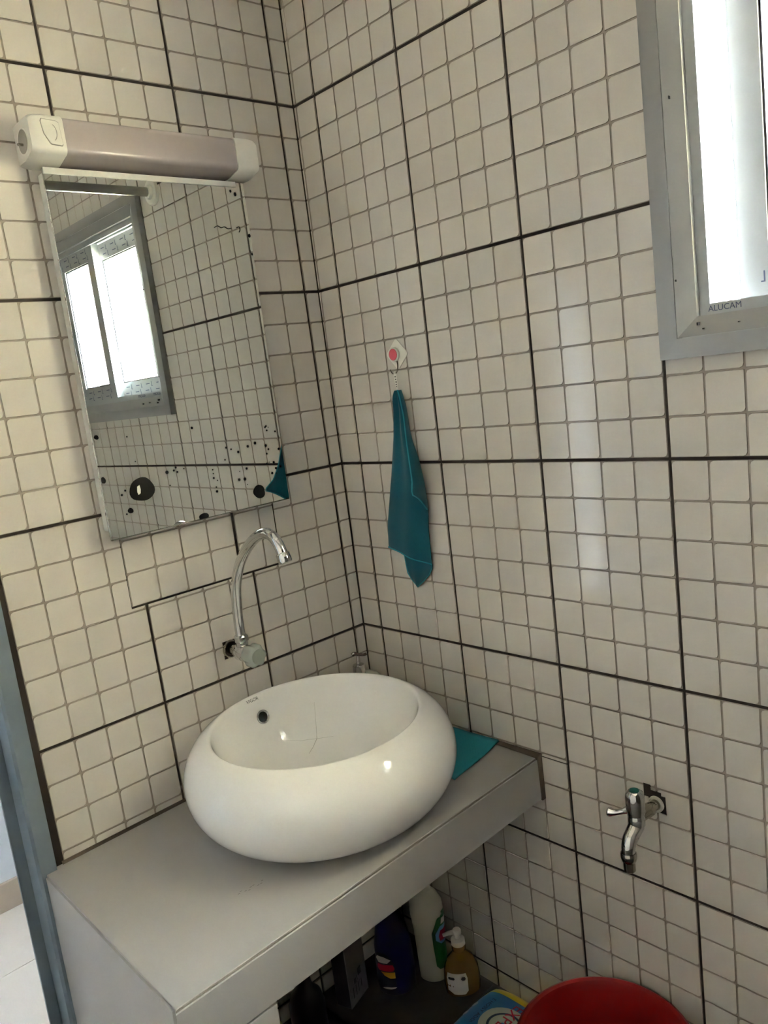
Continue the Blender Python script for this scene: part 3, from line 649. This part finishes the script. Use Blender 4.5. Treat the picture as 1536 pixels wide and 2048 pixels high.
for i in range(rows + 1):
    s_ = i / rows; row = []
    for k in range(NL + 1):
        u = k / NL
        zt = .5550; zb_ = .2096 + (.1768 - .2096) * (u ** 1.3)            # slanting lower edge
        z = zt + (zb_ - zt) * s_
        yl, yr = interp(TLf, z), interp(TRt, z)
        y = yl + (yr - yl) * u
        amp = .004 + .010 * s_
        x = -.0175 - amp * math.sin(PI * u) - .0045 * math.sin(u * PI * 3.2 + 1.2 * s_) * (1 - .4 * s_) + .004 * u
        row.append((min(x, -.006), y, z))
    R_ = Vector(row[-1]); z = R_.z
    if z > .343: F_ = Vector((min(interp(TFx, z), R_.x - .004), interp(TFo, z), z))
    elif z > .292: F_ = R_.lerp(Vector((-.0780, -.3050, .3430 + (z - .343) * .4)), (z - .292) / .051)
    else: F_ = R_.copy()
    wd = (F_ - R_).length
    for k in range(1, NF + 1):
        u = k / NF; p = R_.lerp(F_, u); row.append((p.x - .10 * wd * math.sin(PI * u), p.y - .12 * wd * math.sin(PI * u), p.z))
    grid.append([bm.verts.new(p) for p in row]); 
    if z > .292: hem_flap.append(row[-1])
    if i == rows: hem_bot = row[:NL + 1]
for a, b in zip(grid, grid[1:]):
    for k in range(len(a) - 1): bm.faces.new((a[k], a[k + 1], b[k + 1], b[k]))
# tail hanging behind the lower edge, joined at the right corner
tl = [(-.1830, .2060), (-.1868, .1926), (-.1885, .1700), (-.1906, .1502), (-.2010, .1360), (-.2166, .1211)]; tr = [(-.2717, .1950), (-.2717, .1758), (-.2700, .1680), (-.2600, .1530), (-.2400, .1360), (-.2180, .1205)]
tg = []
for i, (a, b) in enumerate(zip(tl, tr)):
    tg.append([bm.verts.new((-.0095 - .003 * math.sin(PI * k / 6) + .0015 * math.sin(k * 1.9), a[0] + (b[0] - a[0]) * k / 6, a[1] + (b[1] - a[1]) * k / 6)) for k in range(7)])
for a, b in zip(tg, tg[1:]):
    for k in range(6): bm.faces.new((a[k], a[k + 1], b[k + 1], b[k]))
bm.faces.new((grid[-1][NL], grid[-2][NL], tg[1][6], ))
bmesh.ops.remove_doubles(bm, verts=bm.verts, dist=1e-5)
tailpath = [v.co.copy() for v in [g[0] for g in tg[1:]]] + [v.co.copy() for v in [g[6] for g in reversed(tg[1:])]]
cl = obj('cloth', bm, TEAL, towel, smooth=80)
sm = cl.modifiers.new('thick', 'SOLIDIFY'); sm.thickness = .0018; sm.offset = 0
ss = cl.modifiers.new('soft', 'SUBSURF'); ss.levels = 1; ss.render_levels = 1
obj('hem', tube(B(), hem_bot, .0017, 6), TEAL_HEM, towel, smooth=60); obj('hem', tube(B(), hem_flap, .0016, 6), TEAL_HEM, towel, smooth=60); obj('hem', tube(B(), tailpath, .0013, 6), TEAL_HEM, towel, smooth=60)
obj('loop', tube(B(), spline([(-.0175, -.2375, .552), (-.018, -.2340, .570), (-.0185, -.2335, .5905), (-.0185, -.2375, .5925), (-.0180, -.2395, .572), (-.0175, -.2385, .552)], 5), .0009, 6), STRING, towel)
tg_ = obj('care_tag', prism(B(), [(-.2355, .5905), (-.2445, .5890), (-.2425, .5580), (-.2395, .5575)], -.0215, -.0212, lambda a, b, h: (h, a, b)), STRING, towel)
bm = B()
for k, (y, z, q) in enumerate(((-.2400, .5830, .0035), (-.2405, .5775, .003), (-.2410, .5720, .0035), (-.2405, .5670, .003), (-.2408, .5625, .002))): box(bm, -.0219, -.0216, y - q / 2, y + q / 2, z - .0011, z + .0011)
obj('tag_print', bm, mat('tag_ink', (70, 64, 60), .8), tg_, kind='stuff')

# ---------------------------------------------------------------- cloth lying on the counter
bm = B(); n1, n2 = 14, 10; g = []
c00, c10, c11, c01 = Vector((-.1700, -.4230, 0)), Vector((-.0060, -.4020, 0)), Vector((-.0060, -.2550, 0)), Vector((-.155, -.262, 0))
for i in range(n1 + 1):
    r_ = []
    for j in range(n2 + 1):
        u, v = i / n1, j / n2; p = c00 * (1 - u) * (1 - v) + c10 * u * (1 - v) + c11 * u * v + c01 * (1 - u) * v
        r_.append(bm.verts.new((p.x, p.y, CT(p.x) + .0035 + .004 * max(0, u - .75) * 4 * (1 - v) + .0006 * math.sin(9 * u + 5 * v))))
    g.append(r_)
for a, b in zip(g, g[1:]):
    for k in range(n2): bm.faces.new((a[k], b[k], b[k + 1], a[k + 1]))
m = TEAL2; t = m.node_tree; wv = t.nodes.new('ShaderNodeTexChecker'); wv.inputs['Scale'].default_value = 260; tc = t.nodes.new('ShaderNodeTexCoord'); bp = t.nodes.new('ShaderNodeBump'); bp.inputs['Strength'].default_value = .6; bp.inputs['Distance'].default_value = .001
t.links.new(tc.outputs['Object'], wv.inputs['Vector']); t.links.new(wv.outputs['Fac'], bp.inputs['Height']); t.links.new(bp.outputs[0], t.nodes['Principled BSDF'].inputs['Normal'])
fc = obj('folded_cloth', bm, TEAL2, smooth=80, label='flat teal sponge cloth on the counter right of the basin', cat='cloth')
sm = fc.modifiers.new('thick', 'SOLIDIFY'); sm.thickness = .0045; sm.offset = 0

# ---------------------------------------------------------------- soap dispenser in the corner
dx, dy = -.070, -.046; dz = CT(dx)
dsp = empty('soap_dispenser', (dx, dy, dz), label='frosted soap dispenser with chrome pump in the corner behind the basin', cat='soap dispenser')
bm = B(); secs = [(0, .034, .026), (.004, .036, .028), (.085, .036, .028), (.098, .034, .026), (.106, .026, .022), (.109, .015, .014)]; R_ = []
for h, a, b in secs: R_.append([bm.verts.new((dx + .016 + p, dy + q, dz + .0005 + h)) for p, q in rrect(-a, a, -b, b, min(a, b) * .55, 4)])
for a, b in zip(R_, R_[1:]):
    for k in range(len(a)): bm.faces.new((a[k], a[(k + 1) % len(a)], b[(k + 1) % len(a)], b[k]))
bm.faces.new(R_[0]); bm.faces.new(R_[-1]); obj('bottle', bm, FROST, dsp, smooth=40)
pc = obj('pump_cap', lathe(B(), [(0, 0), (.0145, 0), (.0145, .023), (.0130, .0255), (.004, .026), (.0045, .030), (.0030, .033), (.0030, .047), (0, .047)], (dx, dy, dz + .1100), (0, 0, 1), 28), CHROME, dsp, smooth=35)
nz = [(dx - .012, dy + .004, dz + .1620), (dx - .006, dy + .002, dz + .1640), (dx + .003, dy - .002, dz + .1600), (dx + .014, dy - .006, dz + .1560), (dx + .022, dy - .008, dz + .1560)]
obj('pump_nozzle', tube(B(), spline(nz, 5), [.0045] * 8 + [.004] * 6 + [.0035] * 7, 10, flat=.6), mat('dull_chrome', (150, 136, 124), .25, metal=.9), pc, smooth=60)

# ---------------------------------------------------------------- under the counter
def bottle(name, x, y, rot, secs, m, label, cat, group=None, sm=40):
    """oval bottle from (height, half width, half depth) sections; returns the Empty and a placing function"""
    e = empty(name, (x, y, FLOOR + .0005), label=label, cat=cat, group=group); c, s_ = math.cos(rot), math.sin(rot); bm = B(); R_ = []; n = 28
    for h, a, b in secs:
        R_.append([bm.verts.new((x + c * a * math.cos(2 * PI * k / n) - s_ * b * math.sin(2 * PI * k / n), y + s_ * a * math.cos(2 * PI * k / n) + c * b * math.sin(2 * PI * k / n), FLOOR + .0005 + h)) for k in range(n)])
    for a, b in zip(R_, R_[1:]):
        for k in range(n): bm.faces.new((a[k], a[(k + 1) % n], b[(k + 1) % n], b[k]))
    bm.faces.new(R_[0]); bm.faces.new(R_[-1]); obj('body', bm, m, e, smooth=sm)
    def wh(h):
        for (h0, a0, b0), (h1, a1, b1) in zip(secs, secs[1:]):
            if h0 <= h <= h1: t = (h - h0) / (h1 - h0); return a0 + (a1 - a0) * t, b0 + (b1 - b0) * t
        return secs[-1][1:]
    def skin(t, h, off):
        a, b = wh(h); a += off; b += off
        return Vector((x + c * a * math.cos(t) - s_ * b * math.sin(t), y + s_ * a * math.cos(t) + c * b * math.sin(t), FLOOR + .0005 + h))
    def label_(nm, t0, t1, hs, mt, off=.0005, parent=None, n=8):
        """label following the skin: hs = list of (height, shrink left, shrink right) fractions"""
        bm = B(); g = []
        for h, f0, f1 in hs: g.append([bm.verts.new(skin(t0 + (t1 - t0) * (f0 + (f1 - f0) * k / n), h, off)) for k in range(n + 1)])
        for a, b in zip(g, g[1:]):
            for k in range(n): bm.faces.new((a[k], a[k + 1], b[k + 1], b[k]))
        o = obj(nm, bm, mt, parent or e); md = o.modifiers.new('thick', 'SOLIDIFY'); md.thickness = .0004; md.offset = 1
        return o
    return e, label_, skin
NAVY = mat('navy_plastic', (9, 10, 66), .3); WH = mat('white_hdpe', (190, 184, 168), .35, var=.02)
LG = mat('label_green', (26, 98, 44), .4); LR = mat('label_red', (196, 32, 62), .4); LW = mat('label_white', (222, 216, 206), .4); LY = mat('label_yellow', (226, 176, 40), .4); LK = mat('label_ink', (40, 34, 34), .5); LB = mat('label_sky', (110, 150, 186), .4); LD_ = mat('label_dark', (38, 40, 54), .4)
e, lab, sk_ = bottle('detergent_bottle', -.148, -.128, math.radians(-38), [(0, .040, .028), (.004, .044, .031), (.05, .046, .033), (.12, .044, .031), (.165, .036, .026), (.195, .026, .020), (.21, .015, .014), (.225, .014, .014), (.227, .0165, .0165), (.262, .0155, .0155)], NAVY, 'dark blue plastic detergent bottle under the counter', 'bottle')
t0, t1 = math.radians(-175), math.radians(-95)
l0 = lab('label', t0, t1, [(.016, .25, .75), (.03, .0, 1), (.085, .0, 1), (.105, .15, .8), (.112, .3, .6)], LD_)
lab('label_swirl', t0, t1, [(.088, .35, .75), (.096, .2, .9), (.104, .3, .6)], LW, .0012, l0); lab('label_name', t0, t1, [(.068, .35, .95), (.074, .25, 1), (.084, .3, .95)], LR, .0012, l0); lab('label_flash', t0, t1, [(.050, .8, 1), (.056, .6, 1), (.065, .45, 1)], LY, .0012, l0); lab('label_oval', t0, t1, [(.020, .4, .8), (.0225, .45, .95), (.025, .6, 1)], LW, .0012, l0)
e, lab, sk_ = bottle('bleach_bottle', -.068, -.172, math.radians(-50), [(0, .030, .022), (.004, .034, .026), (.06, .035, .027), (.13, .036, .028), (.17, .040, .030), (.20, .039, .029), (.222, .028, .023), (.232, .0155, .0155), (.262, .0150, .0150)], WH, 'white plastic bottle with green label under the counter', 'bottle')
t0, t1 = math.radians(-75), math.radians(10)
l0 = lab('label', t0, t1, [(.035, .2, .8), (.045, .05, 1), (.10, .0, 1), (.13, .0, 1), (.165, .25, 1), (.182, .6, .9)], LG)
lab('label_badge', t0, t1, [(.100, .4, .8), (.112, .15, 1), (.128, .15, 1), (.145, .4, .9)], LB, .0012, l0); lab('label_name', t0, t1, [(.108, .35, .85), (.120, .3, .95), (.134, .4, .95)], LR, .0018, l0); lab('label_flash', t0, t1, [(.150, .45, .75), (.165, .5, .85)], LW, .0012, l0)
e, lab, sk_ = bottle('hand_soap_bottle', -.056, -.254, math.radians(-35), [(0, .036, .025), (.004, .041, .030), (.03, .043, .031), (.06, .040, .029), (.085, .030, .023), (.098, .0165, .0165), (.104, .0150, .0150), (.106, .0165, .0165), (.118, .0160, .0160)], AMBER, 'amber hand soap bottle with white pump and label near the wall', 'bottle')
lab('label', math.radians(-155), math.radians(-80), [(.010, .35, .85), (.018, .05, .98), (.05, .0, 1), (.062, .05, .95)], LW)
lab('label_mark', math.radians(-155), math.radians(-80), [(.047, .15, .4), (.050, .1, .45), (.053, .15, .4)], LK, .0012); lab('label_mark', math.radians(-155), math.radians(-80), [(.046, .78, .88), (.050, .72, .92), (.054, .78, .88)], LK, .0012)
pp = obj('pump', lathe(B(), [(0, 0), (.0165, 0), (.0160, .012), (.0060, .015), (.0055, .024), (.0100, .026), (.0100, .034), (.0080, .037), (0, .037)], (-.056, -.254, FLOOR + .1190), (0, 0, 1), 20), PLASTIC, e, smooth=35)
obj('pump_nozzle', tube(B(), [(-.058, -.252, FLOOR + .149), (-.072, -.242, FLOOR + .149), (-.083, -.234, FLOOR + .146)], [.006, .005, .004], 10), PLASTIC, pp, smooth=60)
# carton
bxm = basis((-.2670, -.0960, FLOOR + .0008), (.072, .022, 0), (-.022, .072, 0)); e = empty('carton', (-.24, -.07, FLOOR + .0008), label='narrow grey carton with dark printing under the counter', cat='carton')
bm = box(B(), 0, .074, 0, .042, 0, .205, .001, 1); bmesh.ops.transform(bm, matrix=bxm, verts=bm.verts); obj('box', bm, mat('grey_card', (116, 110, 112), .6, var=.08), e)
bm = box(B(), -.0004, .0016, 0.002, .040, .002, .2035); bmesh.ops.transform(bm, matrix=bxm, verts=bm.verts); obj('side_flap', bm, mat('dark_card', (44, 40, 44), .6), e)
bm = B()
for x0, x1, z0, z1 in ((.020, .030, .050, .062), (.032, .035, .054, .066), (.038, .052, .060, .078), (.012, .016, .020, .045), (.024, .027, .02, .045), (.034, .037, .022, .046), (.046, .050, .026, .046)): box(bm, x0, x1, -.0006, -.0001, z0, z1)
bmesh.ops.transform(bm, matrix=bxm, verts=bm.verts); obj('print', bm, LK, e, kind='stuff')
# black bottle and yellow tub half hidden by the pier
e, lab, sk_ = bottle('black_bottle', -.385, -.100, 0, [(0, .036, .036), (.004, .040, .040), (.10, .040, .040), (.125, .034, .034), (.142, .020, .020), (.155, .0155, .0155), (.240, .0150, .0150)], mat('black_plastic', (12, 12, 13), .35), 'black plastic bottle with a long neck deep under the counter', 'bottle')
e, lab, sk_ = bottle('yellow_bottle', -.505, -.135, 0, [(0, .034, .034), (.004, .038, .038), (.12, .038, .038), (.14, .030, .030), (.15, .016, .016), (.17, .016, .016)], mat('yellow_plastic', (168, 150, 20), .35), 'yellow plastic bottle half hidden by the counter pier', 'bottle')

# ---------------------------------------------------------------- washing powder bag
PX0, PX1, PY0, PY1 = -.250, -.014, -.500, -.318
def bag_z(u, v):
    """height of the bag's upper skin, u along x and v along y (0..1)"""
    e = max(0., 1 - abs(2 * u - 1) ** 3.0) ** .55 * max(0., 1 - abs(2 * v - 1) ** 2.6) ** .55
    return .004 + .050 * e + .0022 * math.sin(7 * u + 3) * math.sin(9 * v) * e
def bag_pt(u, v, off=0.):
    bow = .010 * (1 - (2 * v - 1) ** 2) * (1 if u < .5 else -1) * abs(2 * u - 1)
    return Vector((PX0 + (PX1 - PX0) * u - bow * .4, PY0 + (PY1 - PY0) * v, FLOOR + .001 + bag_z(u, v) + off))
bag = empty('washing_powder_bag', ((PX0 + PX1) / 2, (PY0 + PY1) / 2, FLOOR + .001), label='blue and yellow washing powder bag lying on the floor by the wall', cat='bag')
bm = B(); n = 30; top = [[bm.verts.new(bag_pt(i / n, j / n)) for j in range(n + 1)] for i in range(n + 1)]
bot = [[top[i][j] if i in (0, n) or j in (0, n) else bm.verts.new((top[i][j].co.x, top[i][j].co.y, FLOOR + .0012)) for j in range(n + 1)] for i in range(n + 1)]
for i in range(n):
    for j in range(n):
        u, v = (i + .5) / n, (j + .5) / n; yl = u > .80 + .05 * math.sin(v * PI) - .03 * (v > .9) or (u < .16 + .10 * (v - .5) and v > .0)
        for G in (top, bot):
            q = [G[i][j], G[i + 1][j], G[i + 1][j + 1], G[i][j + 1]]
            if len(set(q)) == 4:
                try: bm.faces.new(q).material_index = 1 if yl else 0
                except ValueError: pass
obj('sack', bm, [mat('bag_blue', (62, 132, 188), .3, var=.12, nscale=14), mat('bag_yellow', (236, 206, 24), .3)], bag, smooth=60)
def bag_disc(nm, cu, cv, ru, rv, m_, off, par=None, hole=0.):
    bm = B(); k2 = 28; rings = []
    for q in (hole, (hole + 1) / 2, 1.) if hole else (.34, .67, 1.):
        rings.append([bm.verts.new(bag_pt(cu + ru * q * math.cos(2 * PI * k / k2), cv + rv * q * math.sin(2 * PI * k / k2), off)) for k in range(k2)])
    if not hole: bm.faces.new(rings[0])
    for a, b in zip(rings, rings[1:]):
        for k in range(k2): bm.faces.new((a[k], a[(k + 1) % k2], b[(k + 1) % k2], b[k]))
    return obj(nm, bm, m_, bag)
bag_disc('print_glow', .52, .36, .21, .30, mat('bag_pale', (196, 204, 188), .35), .0008); bag_disc('print_ring', .52, .34, .15, .22, mat('bag_ring', (40, 62, 96), .35), .0012, hole=.86)
bag_disc('print_spot', .60, .88, .030, .038, mat('bag_spot', (170, 190, 204), .35), .0016); bag_disc('print_spot', .48, .90, .030, .038, mat('bag_spot', (170, 190, 204), .35), .0016)
def bag_text(nm, st, size, u, v, m_):
    c = bag_pt(u, v, .004); o = text(nm, st, size, basis(c, (-1, 0, 0), (0, -1, 0)), m_, bag, .0)
    me = o.data; w0 = WL[o.name]
    for vv in me.vertices:                      # lay the letters onto the skin
        p = vv.co + w0; uu = (p.x - PX0) / (PX1 - PX0); v2 = (p.y - PY0) / (PY1 - PY0); vv.co.z = bag_pt(uu, v2, .0020).z - w0.z
    return o
bag_text('print_name', 'EXPERT', .036, .54, .38, LR)
bag_text('print_line', 'E HOSSY ADDI', .013, .55, .70, mat('bag_navy', (22, 34, 62), .4))

# ---------------------------------------------------------------- red bucket
kx, ky = -.172, -.722
bk = empty('red_bucket', (kx, ky, FLOOR), label='round red plastic bucket on the floor below the bib tap', cat='bucket')
pr = [(.0, .002), (.110, .002), (.114, .004), (.1465, .200), (.150, .206), (.158, .207), (.1605, .213), (.159, .219), (.154, .2215), (.148, .219), (.1445, .212), (.143, .200), (.111, .010), (0, .008)]
obj('shell', lathe(B(), pr, (kx, ky, FLOOR), (0, 0, 1), 64), RED, bk, smooth=40)
bm = B(); tube(bm, [(kx + (.1520) * math.cos(t), ky + .1520 * math.sin(t), FLOOR + .186) for t in [2 * PI * k / 48 for k in range(48)]], .0028, 8, closed=True); obj('rib', bm, RED, bk, smooth=60)

# ---------------------------------------------------------------- shower rail seen in the mirror
RY, RZ = -.752, 1.178
rail = empty('shower_rail', (XL / 2, RY, RZ - .036), label='grey shower rail with round wall flange seen in the mirror', cat='rail')
obj('rod', lathe(B(), [(0, 0), (.0125, 0), (.0125, 1.72), (0, 1.72)], (-.012, RY, RZ), (-1, 0, 0), 24), RODGREY, rail, smooth=40)
for xx, d in ((-.0006, -1), (XL + .0006, 1)):
    obj('flange', lathe(B(), [(0, 0), (.036, 0), (.036, .004), (.033, .008), (.020, .010), (.018, .018), (.0130, .019), (0, .019)], (xx, RY, RZ), (d, 0, 0), 32), PLASTIC, rail, smooth=40)

# ---------------------------------------------------------------- lift
for o in S.objects:
    if o.parent is None: o.location.z += -FLOOR
